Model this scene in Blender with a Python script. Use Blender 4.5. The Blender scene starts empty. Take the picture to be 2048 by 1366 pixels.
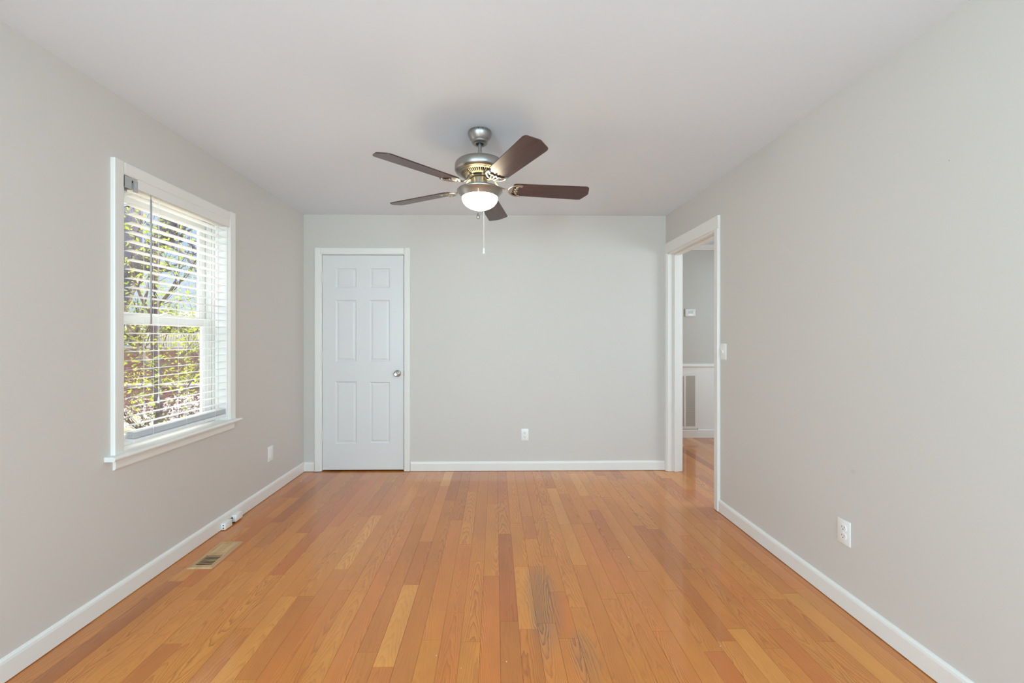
import bpy, bmesh, math, random
from mathutils import Vector, Matrix, Euler

random.seed(11)
SC = bpy.context.scene
COL = SC.collection
PI = math.pi

# ------------------------------------------------------------------ camera
cam_data = bpy.data.cameras.new('camera')
cam_data.sensor_width = 36.0
cam_data.lens = 830.0 / 2048.0 * 36.0
cam_data.shift_x = 23.0 / 2048.0
cam_data.shift_y = -8.5 / 2048.0
cam_data.clip_start = 0.02
cam = bpy.data.objects.new('camera', cam_data)
cam.location = (0, 0, 1.275)
cam.rotation_euler = (PI / 2, 0, -math.radians(0.76))
COL.objects.link(cam)
SC.camera = cam

# room, metres: camera at x=0 y=0, looking along +y
XL, XR, YB, YR, H = -1.818, 1.642, 3.965, -4.2, 2.44

# ------------------------------------------------------------------ exposure and cycles
SC.view_settings.view_transform = 'Standard'
SC.view_settings.look = 'None'
SC.view_settings.gamma = 1.0
SC.view_settings.use_curve_mapping = False
SC.view_settings.exposure = 0.03
SC.cycles.use_denoising = True
SC.cycles.max_bounces = 14
SC.cycles.diffuse_bounces = 8
SC.cycles.glossy_bounces = 5
SC.cycles.transmission_bounces = 6
SC.cycles.transparent_max_bounces = 16
SC.cycles.sample_clamp_indirect = 6.0
SC.cycles.caustics_reflective = False
SC.cycles.caustics_refractive = False


# ------------------------------------------------------------------ node helper
class NT:
    def __init__(self, tree):
        self.t = tree
        self.t.nodes.clear()

    def n(self, typ, **kw):
        nd = self.t.nodes.new(typ)
        for k, v in kw.items():
            setattr(nd, k, v)
        return nd

    def put(self, sock, v):
        if isinstance(v, bpy.types.NodeSocket):
            self.t.links.new(v, sock)
        elif v is not None:
            if isinstance(v, (tuple, list)) and len(v) == 3 and sock.type == 'RGBA':
                v = (*v, 1.0)
            sock.default_value = v

    def m(self, op, a, b=None, c=None, clamp=False):
        nd = self.n('ShaderNodeMath', operation=op)
        nd.use_clamp = clamp
        self.put(nd.inputs[0], a)
        if b is not None: self.put(nd.inputs[1], b)
        if c is not None: self.put(nd.inputs[2], c)
        return nd.outputs[0]

    def mix(self, f, a, b, blend='MIX'):
        nd = self.n('ShaderNodeMix', data_type='RGBA', blend_type=blend)
        self.put(nd.inputs[0], f); self.put(nd.inputs[6], a); self.put(nd.inputs[7], b)
        return nd.outputs[2]

    def noise(self, vec, scale, detail=3.0, rough=0.5, dist=0.0):
        nd = self.n('ShaderNodeTexNoise')
        if vec is not None: self.put(nd.inputs['Vector'], vec)
        nd.inputs['Scale'].default_value = scale
        nd.inputs['Detail'].default_value = detail
        nd.inputs['Roughness'].default_value = rough
        nd.inputs['Distortion'].default_value = dist
        return nd.outputs['Fac']

    def ramp(self, f, stops):
        nd = self.n('ShaderNodeValToRGB')
        e = nd.color_ramp.elements
        while len(e) > 1: e.remove(e[0])
        for i, (p, c) in enumerate(stops):
            k = e[0] if i == 0 else e.new(p)
            k.position = p
            k.color = (*c, 1.0) if len(c) == 3 else c
        self.put(nd.inputs[0], f)
        return nd.outputs[0]

    def comb(self, x, y, z):
        nd = self.n('ShaderNodeCombineXYZ')
        for i, v in enumerate((x, y, z)): self.put(nd.inputs[i], v)
        return nd.outputs[0]

    def sep(self, v):
        nd = self.n('ShaderNodeSeparateXYZ'); self.put(nd.inputs[0], v)
        return nd.outputs

    def bump(self, h, strength=0.1, dist=0.01):
        nd = self.n('ShaderNodeBump')
        nd.inputs['Strength'].default_value = strength
        nd.inputs['Distance'].default_value = dist
        self.put(nd.inputs['Height'], h)
        return nd.outputs[0]

    def out(self, shader):
        o = self.n('ShaderNodeOutputMaterial')
        self.t.links.new(shader, o.inputs[0])

    def bsdf(self, color, rough=0.5, metal=0.0, normal=None, coat=0.0, coat_rough=0.1, spec=0.5, trans=0.0, coat_normal=None):
        b = self.n('ShaderNodeBsdfPrincipled')
        self.put(b.inputs['Base Color'], color)
        self.put(b.inputs['Roughness'], rough)
        self.put(b.inputs['Metallic'], metal)
        b.inputs['Coat Weight'].default_value = coat
        b.inputs['Coat Roughness'].default_value = coat_rough
        self.put(b.inputs['Specular IOR Level'], spec)
        b.inputs['Transmission Weight'].default_value = trans
        if normal is not None: self.put(b.inputs['Normal'], normal)
        if coat_normal is not None: self.put(b.inputs['Coat Normal'], coat_normal)
        return b.outputs[0]


def s2l(c):
    return tuple((x / 255 / 12.92) if x / 255 <= 0.04045 else ((x / 255 + 0.055) / 1.055) ** 2.4 for x in c)


def mat(name):
    m = bpy.data.materials.new(name)
    m.use_nodes = True
    return m, NT(m.node_tree)


def painted(name, rgb, rough=0.5, var=0.03, bump=0.04, bscale=350, spec=0.4):
    """wall or trim paint: base colour, faint mottling, roller texture"""
    m, t = mat(name)
    co = t.n('ShaderNodeTexCoord').outputs['Object']
    c = s2l(rgb)
    n1 = t.noise(co, 1.7, 4, 0.6)
    k = t.m('MULTIPLY_ADD', n1, var * 2, 1 - var)
    col = t.mix(1.0, c, t.comb(k, k, k), 'MULTIPLY')
    h = t.noise(co, bscale, 2, 0.5)
    t.out(t.bsdf(col, rough, 0, t.bump(h, bump, 0.002), spec=spec))
    return m


def plain(name, rgb, rough=0.5, metal=0.0, var=0.06, scale=40, spec=0.5, coat=0.0):
    m, t = mat(name)
    co = t.n('ShaderNodeTexCoord').outputs['Object']
    c = s2l(rgb)
    k = t.m('MULTIPLY_ADD', t.noise(co, scale, 3, 0.6), var * 2, 1 - var)
    col = t.mix(1.0, c, t.comb(k, k, k), 'MULTIPLY')
    t.out(t.bsdf(col, rough, metal, spec=spec, coat=coat))
    return m


M = {}
M['wall'] = painted('wall_paint', (205, 200, 193), 0.55, 0.012, 0.05, 260)
def marked_wall(name, rgb, marks):
    """the wall paint plus a few scuffs: marks = (y, z, radius y, radius z, darkening)"""
    m_, t_ = mat(name)
    co = t_.n('ShaderNodeTexCoord').outputs['Object']
    k = t_.m('MULTIPLY_ADD', t_.noise(co, 1.7, 4, 0.6), 0.024, 0.988)
    p = t_.sep(co)
    wob = t_.m('MULTIPLY_ADD', t_.noise(co, 60.0, 2, 0.5), 0.8, 0.6)
    for (my, mz, ry, rz, dk) in marks:
        dy = t_.m('DIVIDE', t_.m('SUBTRACT', p[1], my), ry); dz = t_.m('DIVIDE', t_.m('SUBTRACT', p[2], mz), rz)
        d = t_.m('SQRT', t_.m('ADD', t_.m('MULTIPLY', dy, dy), t_.m('MULTIPLY', dz, dz)))
        f = t_.m('MULTIPLY', t_.m('SUBTRACT', 1.0, t_.m('MULTIPLY', d, wob), clamp=True), 1.8, clamp=True)
        k = t_.m('MULTIPLY', k, t_.m('SUBTRACT', 1.0, t_.m('MULTIPLY', f, dk)))
    col = t_.mix(1.0, s2l(rgb), t_.comb(k, k, k), 'MULTIPLY')
    t_.out(t_.bsdf(col, 0.55, 0, t_.bump(t_.noise(co, 260, 2, 0.5), 0.05, 0.002), spec=0.4))
    return m_


M['wall_marked'] = marked_wall('wall_paint_with_scuffs', (205, 200, 193),
                               [(1.882, 0.659, 0.017, 0.015, 0.085), (1.479, 1.914, 0.0025, 0.0025, 0.6), (2.06, 0.62, 0.006, 0.006, 0.05), (1.93, 0.53, 0.008, 0.006, 0.04)])
M['ceiling'] = painted('ceiling_paint', (225, 234, 243), 0.8, 0.008, 0.05, 200, spec=0.2)
M['trim'] = painted('trim_paint', (228, 226, 220), 0.32, 0.012, 0.03, 60)
M['doorpaint'] = painted('door_paint', (220, 219, 217), 0.35, 0.012, 0.04, 90)
M['vinyl'] = painted('window_vinyl', (236, 234, 229), 0.3, 0.01, 0.01, 60)
M['plastic'] = plain('white_plastic', (232, 231, 226), 0.3, 0, 0.01)
M['slot'] = plain('dark_slot', (38, 36, 34), 0.6)
M['hallwall'] = painted('hall_wall_paint', (196, 192, 184), 0.55, 0.012, 0.05, 260)
M['dark'] = plain('dark_gap', (30, 22, 16), 0.8)
M['cable'] = plain('dark_cable', (40, 38, 36), 0.5)
M['screen'] = plain('grey_display', (128, 128, 118), 0.25)
M['lampmetal'] = plain('bracket_metal', (186, 186, 188), 0.35, 0.3, 0.03)


def metal_mat(name, rgb, rough):
    m, t = mat(name)
    co = t.n('ShaderNodeTexCoord').outputs['Object']
    sc = t.n('ShaderNodeVectorMath', operation='MULTIPLY')
    t.put(sc.inputs[0], co); sc.inputs[1].default_value = (4, 4, 260)
    n1 = t.noise(sc.outputs[0], 1.0, 3, 0.6)
    k = t.m('MULTIPLY_ADD', n1, 0.10, 0.95)
    col = t.mix(1.0, s2l(rgb), t.comb(k, k, k), 'MULTIPLY')
    r = t.m('MULTIPLY_ADD', n1, 0.12, rough - 0.06)
    t.out(t.bsdf(col, r, 1.0))
    return m


M['nickel'] = metal_mat('brushed_nickel', (166, 163, 158), 0.38)
M['ironmetal'] = metal_mat('bright_nickel', (190, 187, 180), 0.36)
M['knobmetal'] = metal_mat('satin_knob', (196, 194, 190), 0.22)


def floor_mat():
    m, t = mat('oak_floor')
    uv = t.n('ShaderNodeUVMap', uv_map='grain').outputs[0]
    at = t.n('ShaderNodeAttribute', attribute_name='plank')
    rs = t.sep(at.outputs['Color']) if False else t.n('ShaderNodeSeparateColor')
    t.put(rs.inputs[0], at.outputs['Color'])
    R, G, B = rs.outputs[0], rs.outputs[1], rs.outputs[2]
    A = at.outputs['Alpha']
    s = t.sep(uv)
    U, V = s[0], s[1]
    # slow distortion of the growth rings
    nv = t.comb(t.m('MULTIPLY', U, 14.0), t.m('MULTIPLY', V, 3.2), t.m('MULTIPLY', R, 37.0))
    n1 = t.m('SUBTRACT', t.noise(nv, 1.0, 3.0, 0.55), 0.5)
    nv2 = t.comb(t.m('MULTIPLY', U, 70.0), t.m('MULTIPLY', V, 14.0), t.m('MULTIPLY', G, 17.0))
    n2 = t.m('SUBTRACT', t.noise(nv2, 1.0, 2.0, 0.5), 0.5)
    cen = t.m('MULTIPLY', t.m('SUBTRACT', R, 0.5), 0.11)
    du = t.m('DIVIDE', t.m('SUBTRACT', U, cen), 0.041)
    para = t.m('MULTIPLY', t.m('POWER', t.m('ABSOLUTE', du), 1.7), t.m('MULTIPLY_ADD', G, 2.6, 1.6))
    slope = t.m('MULTIPLY', V, t.m('MULTIPLY_ADD', B, 9.0, 3.0))
    hgt = t.m('ADD', t.m('ADD', para, slope), t.m('ADD', t.m('MULTIPLY', n1, 4.6), t.m('MULTIPLY', n2, 0.7)))
    fr = t.m('FRACT', hgt)
    # sharp latewood line with a soft flank
    line = t.m('POWER', fr, 3.0)
    edge = t.m('SUBTRACT', 1.0, t.m('SMOOTH_MIN', t.m('MULTIPLY', t.m('SUBTRACT', 1.0, fr), 12.0), 1.0, 0.3), clamp=True)
    ring = t.m('SUBTRACT', line, edge, clamp=True)
    # pores: long thin streaks
    pv = t.comb(t.m('MULTIPLY', U, 520.0), t.m('MULTIPLY', V, 9.0), t.m('MULTIPLY', B, 91.0))
    pore = t.noise(pv, 1.0, 2.0, 0.6)
    pore = t.m('MULTIPLY', t.m('SUBTRACT', pore, 0.52, clamp=True), 3.0, clamp=True)
    cloud = t.noise(t.comb(t.m('MULTIPLY', U, 8.0), t.m('MULTIPLY', V, 2.5), t.m('MULTIPLY', A, 50.0)), 1.0, 3.0, 0.6)
    base = t.ramp(B, [(0.0, s2l((172, 98, 38))), (0.2, s2l((191, 114, 42))), (0.5, s2l((205, 128, 48))),
                      (0.78, s2l((211, 137, 55))), (0.93, s2l((218, 149, 67))), (1.0, s2l((225, 162, 82)))])
    warm = t.mix(t.m('MULTIPLY', t.m('SUBTRACT', G, 0.62, clamp=True), 1.5), base, s2l((198, 106, 42)))
    kc = t.m('MULTIPLY_ADD', cloud, 0.44, 0.78)
    c = t.mix(1.0, warm, t.comb(kc, t.m('MULTIPLY_ADD', cloud, 0.50, 0.75), t.m('MULTIPLY_ADD', cloud, 0.56, 0.72)), 'MULTIPLY')
    gs = t.m('MULTIPLY', ring, t.m('MULTIPLY_ADD', A, 0.68, 0.15))
    c = t.mix(gs, c, t.mix(1.0, c, s2l((170, 122, 88)), 'MULTIPLY'))
    c = t.mix(t.m('MULTIPLY', pore, 0.30), c, t.mix(1.0, c, s2l((170, 128, 100)), 'MULTIPLY'))
    # black water stain soaked into the open grain of a few boards
    ps = t.sep(t.n('ShaderNodeTexCoord').outputs['Object'])
    def blot(cx, cy, sx, sy, pw):
        dx = t.m('DIVIDE', t.m('SUBTRACT', ps[0], cx), sx)
        dy = t.m('DIVIDE', t.m('SUBTRACT', ps[1], cy), sy)
        d = t.m('ADD', t.m('MULTIPLY', dx, dx), t.m('MULTIPLY', dy, dy))
        return t.m('MULTIPLY', t.m('SUBTRACT', 1.0, d, clamp=True), pw)
    bl = t.m('ADD', t.m('ADD', blot(0.235, 2.02, 0.10, 0.36, 1.0), blot(0.36, 1.66, 0.07, 0.17, 0.8)), blot(0.20, 1.80, 0.05, 0.22, 0.6))
    bl = t.m('MULTIPLY', bl, t.m('MULTIPLY_ADD', cloud, 1.6, 0.1), clamp=True)
    grey = t.mix(0.5, c, s2l((138, 112, 88)))
    c = t.mix(t.m('MULTIPLY', bl, 0.65), c, grey)
    c = t.mix(t.m('MULTIPLY', t.m('MULTIPLY', bl, ring), 1.1, clamp=True), c, s2l((70, 66, 62)))
    # varnish
    rough = t.m('MULTIPLY_ADD', cloud, 0.10, t.m('MULTIPLY_ADD', R, 0.04, 0.08))
    h = t.m('ADD', t.m('MULTIPLY', pore, -0.5), t.m('MULTIPLY', n1, 2.0))
    wob = t.noise(t.n('ShaderNodeTexCoord').outputs['Object'], 9.0, 2, 0.5)
    nrm = t.bump(t.m('ADD', h, t.m('MULTIPLY', wob, 2.5)), 0.06, 0.0015)
    t.out(t.bsdf(c, t.m('ADD', rough, 0.2), 0, nrm, spec=0.4, coat=0.85, coat_rough=0.075))
    return m


M['floor'] = floor_mat()


def wood_mat(name, dark, light, rough, axis=0, coat=0.0, spec=0.5):
    m, t = mat(name)
    p = t.sep(t.n('ShaderNodeTexCoord').outputs['Object'])
    sc = [70.0, 70.0, 70.0]; sc[axis] = 3.0
    v = t.comb(t.m('MULTIPLY', p[0], sc[0]), t.m('MULTIPLY', p[1], sc[1]), t.m('MULTIPLY', p[2], sc[2]))
    n1 = t.noise(v, 1.0, 4, 0.65, 0.4)
    c = t.ramp(n1, [(0.3, s2l(dark)), (0.7, s2l(light))])
    t.out(t.bsdf(c, rough, 0, t.bump(n1, 0.06, 0.001), coat=coat, spec=spec, coat_rough=0.15))
    return m


M['walnut'] = wood_mat('walnut_blade', (46, 28, 23), (84, 48, 38), 0.34, 0, 0.1, 0.5)
M['register'] = wood_mat('unfinished_oak', (176, 138, 98), (206, 170, 126), 0.5, 1)
M['bark'] = wood_mat('tree_bark', (58, 48, 50), (86, 74, 74), 0.9, 2)
M['oldbark'] = wood_mat('old_grey_bark', (74, 72, 84), (108, 106, 120), 0.95, 2)
M['twig'] = wood_mat('twig_bark', (72, 62, 56), (110, 96, 86), 0.9, 2)

# translucent milk glass bowl lit from its bulb
m, t = mat('frosted_bowl')
em = t.n('ShaderNodeEmission')
lw = t.n('ShaderNodeLayerWeight'); lw.inputs[0].default_value = 0.35
em.inputs[0].default_value = (*s2l((255, 240, 208)), 1)
em.inputs[1].default_value = 44.0
gl = t.bsdf(s2l((250, 245, 232)), 0.25)
ad = t.n('ShaderNodeAddShader')
t.t.links.new(em.outputs[0], ad.inputs[0]); t.t.links.new(gl, ad.inputs[1])
t.out(ad.outputs[0])
M['bowl'] = m
M['bowl_em'] = em

# window glass: clear pane with a mild mirror
m, t = mat('window_glass')
tr = t.n('ShaderNodeBsdfTransparent'); tr.inputs[0].default_value = (0.97, 0.985, 0.98, 1)
g = t.n('ShaderNodeBsdfGlossy'); g.inputs['Roughness'].default_value = 0.02
lw = t.n('ShaderNodeLayerWeight'); lw.inputs[0].default_value = 0.5
frv = t.m('MULTIPLY_ADD', t.m('POWER', lw.outputs['Facing'], 5.0), 0.9, 0.03)
mx = t.n('ShaderNodeMixShader')
t.t.links.new(frv, mx.inputs[0]); t.t.links.new(tr.outputs[0], mx.inputs[1]); t.t.links.new(g.outputs[0], mx.inputs[2])
t.out(mx.outputs[0])
M['glass'] = m


def leaf_mat(name, a, b):
    m, t = mat(name)
    co = t.n('ShaderNodeTexCoord').outputs['Object']
    n1 = t.noise(co, 5.0, 3, 0.7)
    c = t.ramp(n1, [(0.35, s2l(a)), (0.62, s2l(b))])
    d = t.bsdf(c, 0.5)
    tl = t.n('ShaderNodeBsdfTranslucent'); t.put(tl.inputs[0], c)
    mxx = t.n('ShaderNodeMixShader'); mxx.inputs[0].default_value = 0.4
    t.t.links.new(d, mxx.inputs[1]); t.t.links.new(tl.outputs[0], mxx.inputs[2])
    t.out(mxx.outputs[0])
    return m


M['leaf'] = leaf_mat('spring_leaf', (120, 138, 44), (172, 178, 62))
M['leaf2'] = leaf_mat('olive_leaf', (92, 104, 66), (132, 140, 86))
M['flower'] = leaf_mat('pale_blossom', (160, 154, 152), (192, 186, 186))


def ground_mat():
    m, t = mat('leaf_litter_lawn')
    co = t.n('ShaderNodeTexCoord').outputs['Object']
    n1 = t.noise(co, 0.9, 5, 0.7)
    n2 = t.noise(co, 9.0, 4, 0.7)
    a = t.ramp(n1, [(0.38, s2l((146, 128, 108))), (0.5, s2l((118, 124, 76))), (0.6, s2l((156, 140, 122)))])
    c = t.mix(t.m('MULTIPLY', n2, 0.5), a, s2l((182, 170, 162)))
    t.out(t.bsdf(c, 0.9))
    return m


M['ground'] = ground_mat()


def brick_mat():
    m, t = mat('red_brick')
    co = t.n('ShaderNodeTexCoord').outputs['Object']
    p = t.sep(co)
    v = t.comb(p[0], p[2], p[1])
    b = t.n('ShaderNodeTexBrick'); t.put(b.inputs['Vector'], v)
    b.inputs['Scale'].default_value = 4.0
    b.inputs['Color1'].default_value = (*s2l((88, 58, 62)), 1)
    b.inputs['Color2'].default_value = (*s2l((116, 78, 76)), 1)
    b.inputs['Mortar'].default_value = (*s2l((112, 92, 92)), 1)
    b.inputs['Mortar Size'].default_value = 0.015
    moss = t.ramp(t.noise(co, 1.4, 5, 0.7), [(0.48, (0, 0, 0)), (0.62, (1, 1, 1))])
    c = t.mix(t.m('MULTIPLY', moss, 0.7), b.outputs[0], s2l((120, 112, 84)))
    t.out(t.bsdf(c, 0.9))
    return m


M['brick'] = brick_mat()
M['cap'] = plain('wall_cap', (126, 112, 120), 0.8)
M['fence'] = plain('white_fence_paint', (180, 174, 170), 0.6)
M['siding'] = plain('cream_siding', (172, 168, 160), 0.7)
M['roof'] = plain('grey_shingle', (150, 142, 138), 0.8, 0, 0.15, 6)
M['darkglass'] = plain('far_window', (120, 126, 136), 0.2)

# ------------------------------------------------------------------ world: spring sky with thin cloud
w = bpy.data.worlds.new('sky')
w.use_nodes = True
SC.world = w
t = NT(w.node_tree)
gen = t.n('ShaderNodeTexCoord').outputs['Generated']
z = t.sep(gen)[2]
base = t.ramp(t.m('MULTIPLY_ADD', z, 0.5, 0.5), [(0.47, s2l((222, 230, 240))), (0.535, s2l((190, 216, 244))), (0.60, s2l((172, 206, 244))), (0.66, s2l((238, 241, 246))), (0.8, s2l((246, 246, 246)))])
sc_ = t.n('ShaderNodeVectorMath', operation='MULTIPLY'); t.put(sc_.inputs[0], gen); sc_.inputs[1].default_value = (2.0, 2.0, 6.0)
cl = t.noise(sc_.outputs[0], 1.6, 5, 0.6)
cl = t.ramp(cl, [(0.46, (0, 0, 0)), (0.66, (1, 1, 1))])
skyc = t.mix(t.m('MULTIPLY', cl, 0.6), base, s2l((244, 246, 250)))
bg = t.n('ShaderNodeBackground'); t.put(bg.inputs[0], skyc); 
# bright thin overcast towards the zenith, calmer near the horizon
lum = t.ramp(z, [(0.0, (0.21, 0.21, 0.21)), (0.25, (0.21, 0.21, 0.21)), (0.42, (1.0, 1.0, 1.0))])
t.put(bg.inputs[1], t.m('MULTIPLY', lum, 5.0))
wo = t.n('ShaderNodeOutputWorld'); t.t.links.new(bg.outputs[0], wo.inputs[0])

# sun over the roof of the house, lighting the garden only
sd = bpy.data.lights.new('sun', 'SUN'); sd.energy = 8.0; sd.angle = 0.01; sd.color = (1.0, 0.95, 0.88)
so = bpy.data.objects.new('sun', sd); COL.objects.link(so)
so.rotation_euler = Vector((-0.62, -0.1, -1.0)).to_track_quat('-Z', 'Y').to_euler()


def area(name, loc, target, sx, sy, energy, color=(1, 1, 1)):
    d = bpy.data.lights.new(name, 'AREA'); d.shape = 'RECTANGLE'; d.size = sx; d.size_y = sy
    d.energy = energy; d.color = color
    o = bpy.data.objects.new(name, d); COL.objects.link(o)
    o.location = loc
    o.rotation_euler = (Vector(target) - Vector(loc)).to_track_quat('-Z', 'Z').to_euler()
    return o


# added area fills for presumed unseen windows behind the camera, blue against floor bounce
area('rear_fill', (0.0, YR - 0.02, 1.35), (0, YR + 1.4, 2.75), 2.6, 1.45, 92, (0.53, 0.82, 1.0))
area('side_fill', (XL - 0.10, -1.9, 1.35), (XR, 1.8, 1.5), 1.4, 1.25, 165, (0.53, 0.82, 1.0))
area('right_fill', (XR + 0.08, -1.9, 1.35), (XL, 1.6, 1.6), 1.4, 1.25, 118, (0.53, 0.82, 1.0))
area('hall_fill', (3.55, 3.2, 1.5), (2.4, 3.6, 1.5), 1.0, 1.1, 50, (0.80, 0.92, 1.0))  # fill added inside the closed hall, which has no window


# ------------------------------------------------------------------ mesh helpers
def link(name, bm, mats, parent=None, smooth=False, loc=None, kind=None, label=None, auto=None):
    me = bpy.data.meshes.new(name)
    bm.normal_update()
    bm.to_mesh(me); bm.free()
    if not isinstance(mats, (list, tuple)): mats = [mats]
    for mm in mats: me.materials.append(mm)
    if smooth:
        for p in me.polygons: p.use_smooth = True
        if auto is not None:
            me.set_sharp_from_angle(angle=math.radians(auto))
    o = bpy.data.objects.new(name, me)
    COL.objects.link(o)
    if parent is not None: o.parent = parent
    if loc is not None: o.location = loc
    if kind: o['kind'] = kind
    if label: o['label'] = label
    return o


def tag(o, label, cat, group=None, kind=None):
    o['label'] = label; o['category'] = cat
    if group: o['group'] = group
    if kind: o['kind'] = kind
    return o


def thing(name, loc, label, cat, group=None, rot=(0, 0, 0)):
    o = bpy.data.objects.new(name, None)
    o.empty_display_size = 0.1
    COL.objects.link(o); o.location = loc; o.rotation_euler = rot
    return tag(o, label, cat, group)


def box(bm, x0, x1, y0, y1, z0, z1, bev=0.0, mi=0, seg=2, rot=None, piv=None):
    b = bm if bev == 0 else bmesh.new()
    vs = [b.verts.new((x, y, zz)) for x in (x0, x1) for y in (y0, y1) for zz in (z0, z1)]
    for f in ((0, 1, 3, 2), (4, 6, 7, 5), (0, 4, 5, 1), (2, 3, 7, 6), (0, 2, 6, 4), (1, 5, 7, 3)):
        fc = b.faces.new([vs[i] for i in f]); fc.material_index = mi
    if bev:
        bmesh.ops.bevel(b, geom=b.edges[:], offset=bev, segments=seg, profile=0.5, affect='EDGES')
        for f in b.faces: f.material_index = mi
        if rot is not None:
            bmesh.ops.rotate(b, verts=b.verts[:], cent=piv or (0, 0, 0), matrix=rot)
        tmp = bpy.data.meshes.new('tmp'); b.to_mesh(tmp); b.free(); bm.from_mesh(tmp); bpy.data.meshes.remove(tmp)
    elif rot is not None:
        bmesh.ops.rotate(bm, verts=vs, cent=piv or (0, 0, 0), matrix=rot)


def lathe(bm, prof, seg=48, cx=0, cy=0, mi=0):
    rings = []
    for r, zz in prof:
        if r < 1e-5:
            rings.append([bm.verts.new((cx, cy, zz))])
        else:
            rings.append([bm.verts.new((cx + r * math.cos(2 * PI * k / seg), cy + r * math.sin(2 * PI * k / seg), zz)) for k in range(seg)])
    for a, b in zip(rings, rings[1:]):
        for k in range(seg):
            k2 = (k + 1) % seg
            if len(a) == 1 and len(b) == 1: continue
            if len(a) == 1: f = bm.faces.new((a[0], b[k], b[k2]))
            elif len(b) == 1: f = bm.faces.new((a[k], b[0], a[k2]))
            else: f = bm.faces.new((a[k], b[k], b[k2], a[k2]))
            f.material_index = mi
    bmesh.ops.recalc_face_normals(bm, faces=bm.faces[:])


def tube(bm, pts, rad, seg=8, mi=0, flat=1.0):
    """swept round tube; rad a number or one radius per point; flat scales it along z"""
    pts = [Vector(p) for p in pts]
    if not isinstance(rad, (list, tuple)): rad = [rad] * len(pts)
    rings = []
    up = Vector((0, 0, 1))
    for i, p in enumerate(pts):
        d = (pts[min(i + 1, len(pts) - 1)] - pts[max(i - 1, 0)]).normalized()
        a = d.cross(up)
        if a.length < 1e-3: a = d.cross(Vector((1, 0, 0)))
        a.normalize(); b = a.cross(d).normalized()
        rings.append([bm.verts.new(p + a * (rad[i] * math.cos(2 * PI * k / seg)) + b * (rad[i] * flat * math.sin(2 * PI * k / seg))) for k in range(seg)])
    for a, b in zip(rings, rings[1:]):
        for k in range(seg):
            f = bm.faces.new((a[k], a[(k + 1) % seg], b[(k + 1) % seg], b[k])); f.material_index = mi
    for r in (rings[0], rings[-1]):
        f = bm.faces.new(r); f.material_index = mi
    bmesh.ops.recalc_face_normals(bm, faces=bm.faces[:])


def sweep(bm, prof, p0, p1, u, v, mi=0, cut0=0.0, cut1=0.0):
    """profile (list of (a,b)) extruded from p0 to p1; u,v are the profile axes. cut0/cut1 slope the ends with a (mitre)."""
    p0, p1, u, v = Vector(p0), Vector(p1), Vector(u), Vector(v)
    d = (p1 - p0).normalized()
    A = [bm.verts.new(p0 + u * a + v * b + d * (cut0 * a)) for a, b in prof]
    B = [bm.verts.new(p1 + u * a + v * b - d * (cut1 * a)) for a, b in prof]
    n = len(prof)
    for i in range(n):
        j = (i + 1) % n
        f = bm.faces.new((A[i], A[j], B[j], B[i])); f.material_index = mi
    f = bm.faces.new(A[::-1]); f.material_index = mi
    f = bm.faces.new(B); f.material_index = mi


def done(bm):
    bmesh.ops.recalc_face_normals(bm, faces=bm.faces[:])
    return bm


def copy_part(o, parent=None):
    c = o.copy(); COL.objects.link(c); c.parent = parent
    return c


def copy_tree(o, parent=None):
    c = o.copy(); COL.objects.link(c); c.parent = parent
    for ch in [x for x in COL.objects if x.parent == o]: copy_tree(ch, c)
    return c


# ------------------------------------------------------------------ floor: oak strips
W = 0.0826
bm = bmesh.new()
uvl = bm.loops.layers.uv.new('grain')
cll = bm.loops.layers.float_color.new('plank')
rng = random.Random(5)
y_end = 5.34
x = XL - 0.06
row = 0
while x < 3.66:
    y = YR - rng.uniform(0, 0.9)
    while y < y_end:
        L = rng.choice((0.32, 0.45, 0.6, 0.75, 0.9, 1.1, 1.3)) * rng.uniform(0.85, 1.15)
        y0, y1 = max(y, YR - 0.02), min(y + L, y_end)
        y += L
        if y1 - y0 < 0.02 or x + W > 1.80 and y0 < 0.9 and y1 < 0.95: continue
        g = 0.00025 + rng.uniform(0, 0.0003)
        ge = 0.0004
        tlt = rng.uniform(-0.00012, 0.00012)
        r = (rng.random(), rng.random(), min(1, max(0, rng.gauss(0.5, 0.23))), rng.random())
        vo = rng.uniform(-40, 40)
        sgn = rng.choice((-1, 1))
        X = (x + g, x + W - g)
        top = [bm.verts.new((X[0], y0 + ge, tlt)), bm.verts.new((X[1], y0 + ge, -tlt)), bm.verts.new((X[1], y1 - ge, -tlt)), bm.verts.new((X[0], y1 - ge, tlt))]
        bot = [bm.verts.new((v.co.x, v.co.y, -0.006)) for v in top]
        fs = [bm.faces.new(top)] + [bm.faces.new((top[i], bot[i], bot[(i + 1) % 4], top[(i + 1) % 4])) for i in range(4)]
        for f in fs:
            for lp in f.loops:
                lp[uvl].uv = (lp.vert.co.x - x - W / 2, (lp.vert.co.y) * sgn + vo)
                lp[cll] = r
    x += W
    row += 1
box(bm, XL - 0.1, 3.7, YR - 0.1, y_end + 0.05, -0.03, -0.005, mi=1)
for sx, sy, sr in ((-0.235, 1.665, .0022), (0.045, 1.63, .0022), (0.775, 2.395, .0028), (0.93, 1.70, .0018), (-1.72, 3.70, .006), (-0.13, 1.60, .0012)):
    v = [bm.verts.new((sx + sr * math.cos(k) * (1 + .3 * math.sin(3 * k)), sy + sr * 1.3 * math.sin(k), 0.0006)) for k in [q * PI / 4 for q in range(8)]]
    bm.faces.new(v).material_index = 2
fl = link('floor', done(bm), [M['floor'], M['dark'], M['trim']], kind='structure')
tag(fl, 'glossy honey oak strip floor running away from the camera', 'floor')

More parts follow.
